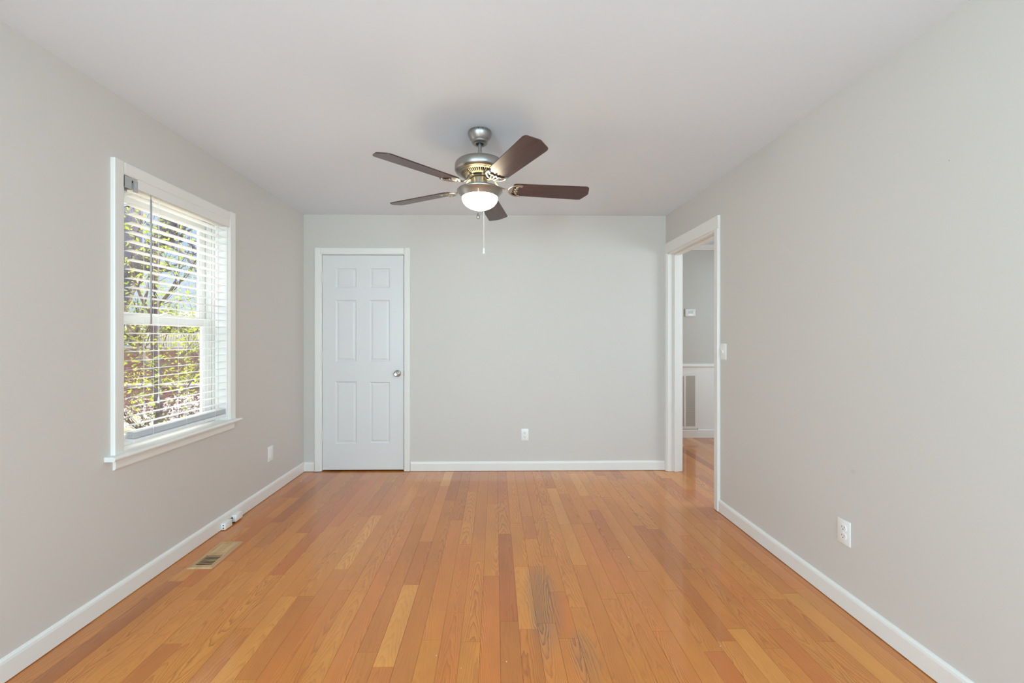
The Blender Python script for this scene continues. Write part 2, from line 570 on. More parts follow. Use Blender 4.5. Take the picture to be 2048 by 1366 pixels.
# ------------------------------------------------------------------ ceiling and walls
T = 0.16
bm = bmesh.new(); box(bm, XL - T, 3.8, YR - T, y_end + 0.1, H, H + 0.12)
tag(link('ceiling', bm, M['ceiling'], kind='structure'), 'smooth white ceiling', 'ceiling')

# left wall with the window opening and, behind the camera, a second opening
WY0, WY1, WZ0, WZ1 = 2.045, 2.850, 0.695, 2.070
def wall_x(bm, xa, xb, y0, y1, holes):
    """wall slab between xa and xb with rectangular holes (ya, yb, za, zb) sorted by y"""
    c = y0
    for (ya, yb, za, zb) in holes:
        box(bm, xa, xb, c, ya, 0, H)
        if za > 0.001: box(bm, xa, xb, ya, yb, 0, za)
        box(bm, xa, xb, ya, yb, zb, H)
        c = yb
    box(bm, xa, xb, c, y1, 0, H)
bm = bmesh.new()
wall_x(bm, XL - T, XL, YR - T, YB + 0.8, [(-2.65, -1.15, 0.7, 2.0), (WY0, WY1, WZ0, WZ1)])
bmesh.ops.remove_doubles(bm, verts=bm.verts[:], dist=1e-5)
tag(link('wall_left', done(bm), M['wall'], kind='structure'), 'pale greige wall with the window', 'wall')

# back wall with the closet opening
DX0, DX1, DZ = -1.653, -0.862, 2.066
bm = bmesh.new()
box(bm, XL, DX0, YB, YB + 0.12, 0, H)
box(bm, DX0, DX1, YB, YB + 0.12, DZ, H)
box(bm, DX1, XR + 0.001, YB, YB + 0.12, 0, H)
box(bm, XL, XR, YB + 0.7, YB + 0.8, 0, H)      # back of the closet
box(bm, -0.7, -0.6, YB + 0.12, YB + 0.7, 0, H)
tag(link('wall_back', done(bm), M['wall'], kind='structure'), 'greige end wall with the closed six panel door', 'wall')

# right wall with the doorway
RY0, RY1, RZ = 3.062, 3.930, 2.075
bm = bmesh.new()
wall_x(bm, XR, XR + 0.13, YR - T, 5.244, [(-2.65, -1.15, 0.7, 2.0), (RY0, RY1, 0.0, RZ)])  # opening behind the camera added for the right-hand fill
tag(link('wall_right', done(bm), M['wall_marked'], kind='structure'), 'long greige wall with the open doorway', 'wall')

# rear wall behind the camera with a wide opening added for the fill light
bm = bmesh.new()
box(bm, XL - T, -1.35, YR - T, YR, 0, H); box(bm, 1.35, XR + 0.13, YR - T, YR, 0, H)
box(bm, -1.35, 1.35, YR - T, YR, 0, 0.6); box(bm, -1.35, 1.35, YR - T, YR, 2.1, H)
tag(link('wall_rear', done(bm), M['wall'], kind='structure'), 'rear wall behind the camera with the added wide opening', 'wall')

# hall beyond the doorway
HY = 5.244
bm = bmesh.new(); box(bm, XR, 3.75, HY, HY + 0.1, 0.0, H)
tag(link('wall_hall_far', done(bm), M['hallwall'], kind='structure'), 'grey hall wall seen through the doorway', 'wall')
bm = bmesh.new(); box(bm, 3.62, 3.75, 0.8, HY, 0, H)
tag(link('wall_hall_side', done(bm), M['hallwall'], kind='structure'), 'side wall of the hall', 'wall')
bm = bmesh.new(); box(bm, XR + 0.13, 3.62, 0.8, 0.95, 0, H)
tag(link('wall_hall_near', done(bm), M['hallwall'], kind='structure'), 'near wall of the hall', 'wall')

# white wainscot below a chair rail, base and crown on the far hall wall
bm = bmesh.new()
box(bm, XR + 0.13, 3.62, HY - 0.006, HY, 0.10, 0.90)
tag(link('trim_wainscot', done(bm), M['trim'], kind='structure'), 'white wainscot under the hall chair rail', 'wainscot')
bm = bmesh.new()
sweep(bm, [(0, 0.865), (0.012, 0.868), (0.012, 0.885), (0.022, 0.895), (0.030, 0.915), (0.026, 0.930), (0.014, 0.941), (0, 0.941)], (XR + 0.13, HY, 0), (3.62, HY, 0), (0, -1, 0), (0, 0, 1))
tag(link('trim_chair_rail', done(bm), M['trim'], kind='structure'), 'white moulded chair rail in the hall', 'chair rail')
bm = bmesh.new()
sweep(bm, [(0, 0), (0.016, 0), (0.016, 0.095), (0.010, 0.108), (0.010, 0.118), (0, 0.125)], (XR + 0.13, HY, 0), (3.62, HY, 0), (0, -1, 0), (0, 0, 1))
tag(link('baseboard_hall', done(bm), M['trim'], kind='structure'), 'tall white baseboard in the hall', 'baseboard')
bm = bmesh.new()
sweep(bm, [(0, 0), (0.014, 0), (0.018, 0.010), (0.035, 0.022), (0.048, 0.045), (0.055, 0.055), (0, 0.055)], (XR + 0.13, HY, 2.385), (3.62, HY, 2.385), (0, -1, 0), (0, 0, 1))
tag(link('trim_crown', done(bm), M['trim'], kind='structure'), 'white crown moulding in the hall', 'crown moulding')

# baseboards
BP = [(0, 0), (0.013, 0), (0.0135, 0.070), (0.011, 0.080), (0.006, 0.086), (0, 0.088)]
def baseboard(name, runs, label):
    bm = bmesh.new()
    for p0, p1, u in runs: sweep(bm, BP, p0, p1, u, (0, 0, 1))
    tag(link(name, done(bm), M['trim'], kind='structure'), label, 'baseboard')
zb = 0.0035
baseboard('baseboard_left', [((XL, YR, zb), (XL, YB, zb), (1, 0, 0))], 'white baseboard under the window wall')
baseboard('baseboard_back', [((XL + 0.013, YB, zb), (-1.712, YB, zb), (0, -1, 0)), ((-0.803, YB, zb), (XR - 0.019, YB, zb), (0, -1, 0))], 'white baseboard on the end wall beside the door')
baseboard('baseboard_right', [((XR, YR, zb), (XR, 3.004, zb), (-1, 0, 0))], 'white baseboard along the right wall')
baseboard('baseboard_rear', [((XL, YR, zb), (XR, YR, zb), (0, 1, 0))], 'white baseboard behind the camera')

# ------------------------------------------------------------------ casings
def casing_prof(wd, th=0.019):
    # across (a: from the opening edge outward), b: out of the wall
    return [(0, 0), (0, th * 0.55), (0.006, th * 0.8), (wd * 0.3, th * 0.86), (wd - 0.012, th), (wd - 0.003, th), (wd, th * 0.75), (wd, 0)]

# doorway on the right wall
bm = bmesh.new()
xw = XR
cp = casing_prof(0.062)
sweep(bm, cp, (xw, 3.067, 0.004), (xw, 3.067, 2.072), (0, -1, 0), (-1, 0, 0))
cp2 = [(a * 0.6, b) for a, b in cp]
sweep(bm, cp2, (xw, 3.925, 0.004), (xw, 3.925, 2.072), (0, 1, 0), (-1, 0, 0))
hp = casing_prof(0.095)
sweep(bm, hp, (xw, 3.005, 2.072), (xw, 3.963, 2.072), (0, 0, 1), (-1, 0, 0))
# casing on the hall side
xh = XR + 0.13
sweep(bm, cp, (xh, 3.067, 0.004), (xh, 3.067, 2.072), (0, -1, 0), (1, 0, 0))
sweep(bm, cp, (xh, 3.925, 0.004), (xh, 3.925, 2.072), (0, 1, 0), (1, 0, 0))
sweep(bm, hp, (xh, 3.005, 2.072), (xh, 3.987, 2.072), (0, 0, 1), (1, 0, 0))
# jamb boards and stops
box(bm, XR - 0.002, XR + 0.132, RY0 - 0.001, 3.074, 0.002, 2.066)
box(bm, XR - 0.002, XR + 0.132, 3.918, RY1 + 0.001, 0.002, 2.066)
box(bm, XR - 0.002, XR + 0.132, 3.074, 3.918, 2.062, RZ + 0.001)
for (a, b_) in ((3.074, 3.086), (3.906, 3.918)):
    box(bm, XR + 0.058, XR + 0.094, a, b_, 0.002, 2.05)
box(bm, XR + 0.058, XR + 0.094, 3.074, 3.918, 2.05, 2.062)
tag(link('trim_1', done(bm), M['trim'], kind='structure'), 'white casing and jamb around the open doorway', 'door casing')

# ------------------------------------------------------------------ closet door
door = thing('door_1', (0, 0, 0), 'closed white six panel closet door in its casing', 'door')
door['kind'] = 'structure'
bm = bmesh.new()
cd = casing_prof(0.058)
sweep(bm, cd, (-1.650, YB, 0.004), (-1.650, YB, 2.123), (-1, 0, 0), (0, -1, 0))
sweep(bm, cd, (-0.865, YB, 0.004), (-0.865, YB, 2.123), (1, 0, 0), (0, -1, 0))
sweep(bm, cd, (-1.6495, YB, 2.065), (-0.8655, YB, 2.065), (0, 0, 1), (0, -1, 0))
link('door_casing', done(bm), M['trim'], door)
bm = bmesh.new()
box(bm, DX0 - 0.001, -1.6435, YB - 0.003, YB + 0.12, 0.002, 2.06)
box(bm, -0.8665, DX1 + 0.001, YB - 0.003, YB + 0.12, 0.002, 2.06)
box(bm, DX0, DX1, YB - 0.0028, YB + 0.119, 2.0602, DZ + 0.001)
box(bm, -1.6435, -1.630, YB + 0.045, YB + 0.07, 0.002, 2.058)
box(bm, -0.880, -0.8665, YB + 0.045, YB + 0.07, 0.002, 2.058)
box(bm, -1.63, -0.88, YB + 0.045, YB + 0.07, 2.045, 2.058)
link('door_jamb', done(bm), M['trim'], door)

# slab with six raised panels: a grid of quads where panel cells are inset and pushed
SX0, SX1, SZ0, SZ1 = -1.6405, -0.8715, 0.014, 2.0555
xs = [SX0, -1.519, -1.316, -1.197, -0.997, SX1]
zs = [SZ0, 0.262, 0.853, 1.040, 1.633, 1.742, 1.935, SZ1]
bm = bmesh.new()
yf, yb_ = YB + 0.002, YB + 0.037
G = {}
for i, xx in enumerate(xs):
    for j, zz in enumerate(zs): G[i, j] = bm.verts.new((xx, yf, zz))
panels = []
for i in range(len(xs) - 1):
    for j in range(len(zs) - 1):
        f = bm.faces.new((G[i, j], G[i + 1, j], G[i + 1, j + 1], G[i, j + 1]))
        if i in (1, 3) and j in (1, 3, 5): panels.append(f)
def shrink(f, d, push):
    r = bmesh.ops.inset_region(bm, faces=[f], thickness=d, use_even_offset=True)
    for v in f.verts: v.co.y += push
for f in panels:
    shrink(f, 0.004, 0.0)
    shrink(f, 0.007, 0.009)
    shrink(f, 0.007, 0.0015)
    shrink(f, 0.018, -0.006)
    shrink(f, 0.003, 0.0)
# sides and back
ed = [e for e in bm.edges if len(e.link_faces) == 1]
ext = bmesh.ops.extrude_edge_only(bm, edges=ed)
for v in [g for g in ext['geom'] if isinstance(g, bmesh.types.BMVert)]: v.co.y = yb_
slab = link('door_slab', done(bm), M['doorpaint'], door)
# hinges: painted barrels with a leaf edge
for k, zc in enumerate((1.838, 1.090, 0.335)):
    bm = bmesh.new()
    tube(bm, [(-1.6425, YB - 0.006, zc - 0.047), (-1.6425, YB - 0.006, zc + 0.047)], 0.0065, 12)
    tube(bm, [(-1.6425, YB - 0.006, zc + 0.047), (-1.6425, YB - 0.006, zc + 0.051)], 0.0045, 12)
    tube(bm, [(-1.6425, YB - 0.006, zc - 0.051), (-1.6425, YB - 0.006, zc - 0.047)], 0.0045, 12)
    box(bm, -1.655, -1.6425, YB - 0.006, YB + 0.001, zc - 0.045, zc + 0.045)
    link('hinge', done(bm), M['trim'], door, True, auto=35)
# knob on its rose
bm = bmesh.new()
lathe(bm, [(0, 0), (0.031, 0), (0.032, 0.003), (0.027, 0.008), (0.014, 0.012), (0.012, 0.024), (0.019, 0.032), (0.0255, 0.042), (0.0265, 0.052), (0.0225, 0.060), (0.017, 0.0625), (0.016, 0.060), (0.008, 0.059), (0, 0.059)], 40)
kn = link('door_knob', done(bm), M['knobmetal'], door, True, auto=40)
kn.location = (-0.929, YB + 0.002, 0.930); kn.rotation_euler = (PI / 2, 0, 0)
bm = bmesh.new(); box(bm, SX1 - 0.0005, -0.8665, YB + 0.004, YB + 0.03, 0.90, 0.96)
link('latch', done(bm), M['slot'], door)

# ------------------------------------------------------------------ window
win = thing('window_1', (0, 0, 0), 'white double hung window in its casing on the left wall', 'window')
win['kind'] = 'structure'
bm = bmesh.new()
# side casings, head casing
cw = casing_prof(0.058)
sweep(bm, cw, (XL, 2.045, 0.715), (XL, 2.045, 2.128), (0, -1, 0), (1, 0, 0))
sweep(bm, cw, (XL, 2.849, 0.715), (XL, 2.849, 2.132), (0, 1, 0), (1, 0, 0))
sweep(bm, cw, (XL, 2.0455, 2.070), (XL, 2.8485, 2.070), (0, 0, 1), (1, 0, 0))
link('window_casing', done(bm), M['trim'], win)
bm = bmesh.new()
# stool with a rounded nose
nose = [(-0.06, 0), (0.042, 0), (0.048, 0.003), (0.051, 0.009), (0.051, 0.014), (0.047, 0.020), (0.040, 0.022), (-0.06, 0.022)]
sweep(bm, nose, (XL, 1.955, 0.693), (XL, 2.930, 0.693), (1, 0, 0), (0, 0, 1))
link('window_stool', done(bm), M['trim'], win)
bm = bmesh.new()
ap = [(0, 0), (0.008, 0), (0.014, 0.008), (0.015, 0.035), (0.012, 0.042), (0.015, 0.046), (0.015, 0.052), (0, 0.052)]
sweep(bm, ap, (XL, 1.998, 0.641), (XL, 2.898, 0.641), (1, 0, 0), (0, 0, 1))
link('window_apron', done(bm), M['trim'], win)
bm = bmesh.new()
# jamb extension lining the opening
box(bm, XL - T, XL + 0.001, WY0 - 0.001, WY0 + 0.012, 0.70, WZ1)
box(bm, XL - T, XL + 0.001, WY1 - 0.012, WY1 + 0.001, 0.70, WZ1)
box(bm, XL - T + 0.001, XL + 0.0005, WY0 + 0.012, WY1 - 0.012, WZ1 - 0.012, WZ1 + 0.001)
box(bm, XL - T - 0.02, XL - 0.04, WY0, WY1, 0.693, 0.712)
# stops and tracks on the side jambs: vertical ribs give the photo's stripes
for yy, s in ((WY0 + 0.012, 1), (WY1 - 0.012, -1)):
    for xa, xb, dp in ((-0.070, -0.056, 0.010), (-0.088, -0.080, 0.014), (-0.101, -0.096, 0.014), (-0.136, -0.130, 0.012), (-0.16, -0.15, 0.02)):
        y0_, y1_ = sorted((yy, yy + s * dp))
        box(bm, XL + xa, XL + xb, y0_, y1_, 0.712, WZ1 - 0.012)
link('window_frame', done(bm), M['vinyl'], win)

def sash(name, xf, xb, y0, y1, z0, z1, st, rt, rb):
    bm = bmesh.new()
    def bar(a, b, c, d):
        box(bm, xb, xf, a, b, c, d, bev=0.0025, seg=1)
    bar(y0, y0 + st, z0, z1); bar(y1 - st, y1, z0, z1)
    bar(y0 + st, y1 - st, z1 - rt, z1); bar(y0 + st, y1 - st, z0, z0 + rb)
    # glazing bead
    e = 0.008
    for a, b, c, d in ((y0 + st - 0.001, y0 + st + e, z0 + rb - 0.001, z1 - rt + 0.001), (y1 - st - e, y1 - st + 0.001, z0 + rb - 0.001, z1 - rt + 0.001),
                       (y0 + st + e, y1 - st - e, z0 + rb - 0.001, z0 + rb + e), (y0 + st + e, y1 - st - e, z1 - rt - e, z1 - rt + 0.001)):
        box(bm, xb + 0.004, xf - 0.006, a, b, c, d)
    s = link(name, done(bm), M['vinyl'], win)
    bm = bmesh.new()
    xm = (xf + xb) / 2
    box(bm, xm - 0.002, xm + 0.002, y0 + st, y1 - st, z0 + rb, z1 - rt)
    link('pane', done(bm), M['glass'], s)
    return s
low = sash('lower_sash', XL - 0.100, XL - 0.128, 2.075, 2.826, 0.712, 1.398, 0.062, 0.046, 0.046)
upp = sash('upper_sash', XL - 0.137, XL - 0.163, 2.075, 2.826, 1.366, 2.052, 0.040, 0.055, 0.035)
bm = bmesh.new()
box(bm, XL - 0.118, XL - 0.096, 2.42, 2.48, 1.398, 1.410, bev=0.003)
lathe(bm, [(0, 1.418), (0.010, 1.418), (0.010, 1.408), (0, 1.408)], 16, XL - 0.107, 2.45)
link('sash_lock', done(bm), M['vinyl'], win)

# ------------------------------------------------------------------ blind (inside mount)
BY0, BY1 = 2.118, 2.846
XBL, XBR = XL - 0.052, XL - 0.002
blind = thing('window_blind', (XL - 0.027, 2.48, 2.03), 'white two inch slatted blind lowered over the window', 'blind')
def bl_link(name, bm, mt, parent=blind, **kw):
    bmesh.ops.translate(bm, verts=bm.verts[:], vec=-blind.location)
    return link(name, done(bm), mt, parent, **kw)
M['slat'] = painted('blind_slat', (240, 241, 242), 0.35, 0.008, 0.02, 50)
bm = bmesh.new()
box(bm, XL - 0.055, XL + 0.0125, 2.128, 2.848, 2.022, 2.0697, bev=0.001, seg=1)
bl_link('headrail', bm, M['trim'])
bm = bmesh.new()
box(bm, XL - 0.050, XL + 0.008, 2.048, 2.052, 2.010, 2.066)
box(bm, XL + 0.004, XL + 0.008, 2.048, 2.092, 2.012, 2.066)
box(bm, XL + 0.004, XL + 0.010, 2.104, 2.126, 2.004, 2.062)
box(bm, XL - 0.050, XL + 0.004, 2.052, 2.128, 2.058, 2.066)
box(bm, XL - 0.050, XL - 0.046, 2.052, 2.128, 2.012, 2.066)
bl_link('bracket', bm, M['lampmetal'])
# slat: shallow crowned strip, room edge a little higher
def slat_bm():
    bm = bmesh.new()
    n = 6; wd = 0.050; th = 0.0026
    topv, botv = [], []
    for side, z_off in ((topv, th), (botv, 0)):
        for i in range(n + 1):
            a = -wd / 2 + wd * i / n
            zz = z_off + 0.0016 * (1 - (2 * a / wd) ** 2)
            e = 0.3 if i in (0, n) else 1
            zz = z_off * e + 0.0016 * (1 - (2 * a / wd) ** 2) + (th * 0.35 if (i in (0, n) and z_off == 0) else 0)
            side.append([bm.verts.new((a, (BY0 - 2.48), zz)), bm.verts.new((a, (BY1 - 2.48), zz))])
    for i in range(n):
        bm.faces.new((topv[i][0], topv[i + 1][0], topv[i + 1][1], topv[i][1]))
        bm.faces.new((botv[i][0], botv[i][1], botv[i + 1][1], botv[i + 1][0]))
    for k in (0, 1):
        bm.faces.new([topv[i][k] for i in range(n + 1)] + [botv[i][k] for i in range(n, -1, -1)])
    bm.faces.new((topv[0][0], topv[0][1], botv[0][1], botv[0][0])); bm.faces.new((topv[n][0], botv[n][0], botv[n][1], topv[n][1]))
    bmesh.ops.rotate(bm, verts=bm.verts[:], cent=(0, 0, 0), matrix=Matrix.Rotation(math.radians(-4.5), 3, 'Y'))
    return done(bm)
slat = link('slat', slat_bm(), M['slat'], blind, True, auto=40)
Z0, PITCH, NS = 1.992, 0.04655, 26
zsl = [Z0 - PITCH * i for i in range(NS)]
stack = [0.7935, 0.788, 0.7825, 0.777, 0.7715, 0.766]
for i, zz in enumerate(zsl + stack):
    o = slat if i == 0 else copy_part(slat, blind)
    o.location = (0, 0, zz - 2.03)
    if zz in stack:
        o.rotation_euler = (random.uniform(-0.001, 0.001), math.radians(random.uniform(-1.5, 1.5)) + math.radians(9), 0)
# slightly darker bottom rail resting low, room edge dipped
bm = bmesh.new()
box(bm, XL - 0.053, XL + 0.000, BY0, BY1, 0.744, 0.761, bev=0.003, rot=Matrix.Rotation(math.radians(8), 3, 'Y'), piv=(XL - 0.027, 2.48, 0.752))
bl_link('bottom_rail', bm, M['slat'])
# ladder strings (front and back) and lift cords at three stations
for yy in (2.235, 2.475, 2.725):
    bm = bmesh.new()
    for xx in (XBL + 0.0002, XBR + 0.0005):
        tube(bm, [(xx, yy, 2.022), (xx, yy, 0.755)], 0.0007, 5)
    for zz in zsl:
        tube(bm, [(XBL, yy, zz - 0.0035), (XBR, yy, zz + 0.0005)], 0.0005, 4)
    bl_link('ladder_cord', bm, M['slat'])
bm = bmesh.new()
for yy in (2.262, 2.268):
    tube(bm, [(XL + 0.004, yy, 2.02), (XL + 0.002, yy - 0.002, 1.5), (XL + 0.003, yy, 0.95)], 0.0009, 5)
lathe(bm, [(0, 0.955), (0.003, 0.953), (0.006, 0.925), (0.005, 0.920), (0, 0.919)], 10, XL + 0.003, 2.264)
bl_link('lift_cord', bm, M['slat'])
bm = bmesh.new()
tube(bm, [(XL + 0.006, 2.211, 2.000), (XL + 0.008, 2.209, 1.345)], 0.0042, 10)
tube(bm, [(XL + 0.004, 2.211, 2.020), (XL + 0.006, 2.211, 2.000)], 0.0022, 8)
M['wand'] = plain('grey_clear_wand', (168, 170, 172), 0.15, 0, 0.02)
bl_link('tilt_wand', bm, M['wand'], smooth=True)['label'] = 'thin grey tilt wand'

# ------------------------------------------------------------------ plates, outlets, switch
def outlet(loc, rz, label, group='white duplex wall outlets'):
    """local frame: plate in the xz plane, facing -y"""
    t_ = thing('wall_outlet', loc, label, 'outlet', group, (0, 0, rz))
    bm = bmesh.new(); box(bm, -0.0355, 0.0355, -0.006, 0.0, -0.0575, 0.0575, bev=0.0028)
    link('cover_plate', done(bm), M['plastic'], t_, True, auto=40)
    for s in (1, -1):
        bm = bmesh.new(); zc = 0.0195 * s
        pts = []
        for k in range(28):
            a = 2 * PI * k / 28
            xx = 0.0172 * math.cos(a); zz = max(-0.0143, min(0.0143, 0.0180 * math.sin(a)))
            pts.append((xx, zz))
        A = [bm.verts.new((a, -0.0055, zc + b)) for a, b in pts]; B = [bm.verts.new((a * 0.97, -0.0085, zc + b * 0.97)) for a, b in pts]
        for k in range(28): bm.faces.new((A[k], A[(k + 1) % 28], B[(k + 1) % 28], B[k]))
        bm.faces.new(B)
        r = link('receptacle', done(bm), M['plastic'], t_)
        bm = bmesh.new()
        box(bm, -0.0075, -0.0055, -0.0090, -0.008, zc, zc + 0.0085)
        box(bm, 0.0055, 0.0075, -0.0090, -0.008, zc + 0.001, zc + 0.0078)
        tube(bm, [(0, -0.0080, zc - 0.0065), (0, -0.0090, zc - 0.0065)], 0.0026, 10)
        link('slot', done(bm), M['slot'], r)
    bm = bmesh.new(); tube(bm, [(0, -0.005, 0), (0, -0.0072, 0)], 0.0028, 12)
    link('screw', done(bm), M['plastic'], t_)
    return t_
outlet((0.285, YB, 0.343), 0, 'white duplex outlet low on the end wall between the door and the doorway')
outlet((XR, 1.927, 0.361), -PI / 2, 'white duplex outlet on the long right wall above the baseboard')

# toggle switch beside the doorway
sw = thing('light_switch', (XR, 2.956, 1.172), 'white wall switch plate beside the open doorway', 'switch', None, (0, 0, -PI / 2))
bm = bmesh.new(); box(bm, -0.037, 0.037, -0.006, 0, -0.0575, 0.0575, bev=0.0028)
link('cover_plate', done(bm), M['plastic'], sw, True, auto=40)
bm = bmesh.new(); box(bm, -0.0055, 0.0055, -0.016, -0.004, -0.010, 0.014, bev=0.0015, rot=Matrix.Rotation(math.radians(18), 3, 'X'), piv=(0, -0.006, 0))
link('toggle', done(bm), M['plastic'], sw)
for zz in (0.030, -0.030):
    bm = bmesh.new(); tube(bm, [(0, -0.005, zz), (0, -0.0072, zz)], 0.0028, 10)
    link('screw', done(bm), M['plastic'], sw)

# blank plate with a raised centre on the left wall
pl = thing('wall_plate', (XL, 3.381, 0.336), 'white blank plate low on the left wall between window and corner', 'wall plate', None, (0, 0, PI / 2))
bm = bmesh.new(); box(bm, -0.038, 0.038, -0.006, 0, -0.060, 0.060, bev=0.0028)
link('cover_plate', done(bm), M['plastic'], pl, True, auto=40)
bm = bmesh.new(); box(bm, -0.0165, 0.0165, -0.0085, -0.004, -0.033, 0.033, bev=0.0015)
link('insert', done(bm), M['plastic'], pl)

# two surface boxes on the left baseboard
jb = thing('phone_jack', (XL + 0.013, 2.80, 0.0), 'white surface jack box with two dark ports on the left baseboard', 'jack', None)
bm = bmesh.new(); box(bm, 0, 0.030, -0.043, 0.030, 0.004, 0.047, bev=0.003)
hs = link('housing', done(bm), M['plastic'], jb, True, auto=40)
for zz in (0.017, 0.034):
    bm = bmesh.new(); box(bm, 0.012, 0.020, -0.0438, -0.042, zz - 0.0035, zz + 0.0035)
    link('port', done(bm), M['slot'], jb)
jb2 = thing('cable_box', (XL + 0.013, 2.91, 0.0), 'blank white cable box beyond the jack on the left baseboard', 'cable box', None)
bm = bmesh.new(); box(bm, 0, 0.030, -0.042, 0.038, 0.008, 0.056, bev=0.005)
link('housing', done(bm), M['plastic'], jb2, True, auto=40)
bm = bmesh.new()
tube(bm, [(0.004, -0.041, 0.040), (0.010, -0.052, 0.032), (0.012, -0.060, 0.018), (0.018, -0.052, 0.006), (0.026, -0.046, 0.0055)], 0.0035, 8)
link('cable', done(bm), M['cable'], jb2, True)

# ------------------------------------------------------------------ floor register
rg = thing('floor_register', (-1.630, 2.452, 0.0), 'pale unfinished oak floor register beside the left baseboard', 'floor register', None, (0, 0, math.radians(2.2)))
bm = bmesh.new()
Lx, Ly = 0.069, 0.151
def frame_ring(bm, ax, ay, bx, by, z0, z1, zin):
    A = [(-ax, -ay), (ax, -ay), (ax, ay), (-ax, ay)]
    B = [(-bx, -by), (bx, -by), (bx, by), (-bx, by)]
    C = [(sx * (abs(ax) - 0.008), sy * (abs(ay) - 0.008)) for sx, sy in ((-1, -1), (1, -1), (1, 1), (-1, 1))]
    v0 = [bm.verts.new((*p, z0)) for p in A]; v1 = [bm.verts.new((*p, z1)) for p in C]
    v2 = [bm.verts.new((*p, z1)) for p in B]; v3 = [bm.verts.new((*p, zin)) for p in B]
    for P, Q in ((v0, v1), (v1, v2), (v2, v3)):
        for k in range(4): bm.faces.new((P[k], P[(k + 1) % 4], Q[(k + 1) % 4], Q[k]))
frame_ring(bm, Lx, Ly, 0.046, 0.122, 0.0008, 0.008, 0.001)
link('frame', done(bm), M['register'], rg)
bm = bmesh.new()
nl = 17
for k in range(nl):
    yy = -0.122 + 0.244 * (k + 0.5) / nl
    if k == nl // 2:
        box(bm, -0.046, 0.046, yy - 0.011, yy + 0.011, 0.001, 0.0075)
    else:
        ang = -32 if k < nl // 2 else 32
        box(bm, -0.046, 0.046, yy - 0.0042, yy + 0.0042, 0.0035, 0.0060, rot=Matrix.Rotation(math.radians(ang), 3, 'X'), piv=(0, yy, 0.0048))
link('louvre_grille', done(bm), M['register'], rg)
bm = bmesh.new(); box(bm, -0.0465, 0.0465, -0.1225, 0.1225, 0.0003, 0.0009)
link('damper', done(bm), M['dark'], rg)

# ------------------------------------------------------------------ hall: thermostat and return air grille
th = thing('thermostat', (2.475, HY, 1.586), 'white thermostat with grey display on the hall wall', 'thermostat')
bm = bmesh.new(); box(bm, -0.067, 0.067, -0.026, 0, -0.050, 0.050, bev=0.008)
link('housing', done(bm), M['plastic'], th, True, auto=50)
bm = bmesh.new(); box(bm, -0.030, 0.032, -0.0268, -0.025, -0.014, 0.026)
link('display', done(bm), M['screen'], th)
bm = bmesh.new(); box(bm, -0.030, 0.032, -0.0275, -0.025, -0.032, -0.027); box(bm, 0.045, 0.053, -0.0275, -0.025, -0.006, 0.006)
link('button', done(bm), M['plastic'], th)

ra = thing('return_air_grille', (2.405, HY - 0.006, 0.465), 'tall white return air grille with grey louvres in the hall wainscot', 'air grille')
bm = bmesh.new()
gx0, gx1, gz0, gz1 = -0.170, 0.164, -0.352, 0.352
fw = 0.031
for a, b_, c, d in ((gx0, gx0 + fw, gz0, gz1), (gx1 - fw, gx1, gz0, gz1), (gx0 + fw, gx1 - fw, gz0, gz0 + fw), (gx0 + fw, gx1 - fw, gz1 - fw, gz1), (-0.008, 0.014, gz0 + fw, gz1 - fw)):
    box(bm, a, b_, -0.010, 0.0, c, d)
link('frame', done(bm), M['trim'], ra)
bm = bmesh.new()
M['louvre'] = plain('grey_louvre', (214, 212, 206), 0.5, 0, 0.02)
k = gz0 + fw + 0.006
while k < gz1 - fw:
    box(bm, gx0 + fw, -0.008, -0.008, -0.0068, k - 0.006, k + 0.007, rot=Matrix.Rotation(math.radians(35), 3, 'X'), piv=(0, -0.0075, k))
    box(bm, 0.014, gx1 - fw, -0.008, -0.0068, k - 0.006, k + 0.007, rot=Matrix.Rotation(math.radians(35), 3, 'X'), piv=(0, -0.0075, k))
    k += 0.0125
box(bm, gx0 + fw, gx1 - fw, -0.0012, -0.0002, gz0 + fw, gz1 - fw)
link('louvres', done(bm), M['louvre'], ra)
bm = bmesh.new()
box(bm, gx0 + 0.02, gx1 - 0.004, -0.0105, -0.001, gz0 - 0.004, gz0 - 0.001)
tube(bm, [(gx1 + 0.002, -0.006, gz0 - 0.012), (gx1 + 0.002, -0.006, gz0 + 0.010)], 0.003, 8)
link('hinge', done(bm), M['slot'], ra)['label'] = 'dark hinge line under the frame'

# ------------------------------------------------------------------ ceiling fan
FX, FY = -0.086, 2.360
fan = thing('ceiling_fan', (FX, FY, H), 'five blade ceiling fan with brushed nickel body and lit glass bowl', 'ceiling fan')
def F(name, bm, mt, parent=fan, smooth=True, auto=35):
    return link(name, done(bm), mt, parent, smooth, auto=auto)
Z = lambda zz: zz - H
bm = bmesh.new()
lathe(bm, [(0, Z(2.4395)), (0.066, Z(2.4395)), (0.0675, Z(2.434)), (0.0675, Z(2.424)), (0.064, Z(2.414)), (0.056, Z(2.399)), (0.050, Z(2.390)), (0.047, Z(2.387)), (0.046, Z(2.378)), (0.040, Z(2.372)), (0.030, Z(2.370)), (0.023, Z(2.372)), (0.022, Z(2.379)), (0, Z(2.379))], 64)
can = F('canopy', bm, M['nickel'])
bm = bmesh.new()
for a in (-75, -95):
    a = math.radians(a)
    lx, ly = 0.0665 * math.cos(a), 0.0665 * math.sin(a)
    tube(bm, [(lx, ly, Z(2.432)), (lx * 1.03, ly * 1.03, Z(2.432))], 0.0028, 10)
F('canopy_screw', bm, M['slot'], can)
bm = bmesh.new()
lathe(bm, [(0, Z(2.378)), (0.0215, Z(2.378)), (0.0215, Z(2.3745)), (0, Z(2.3745))], 32)
F('canopy_collar', bm, M['slot'], can)
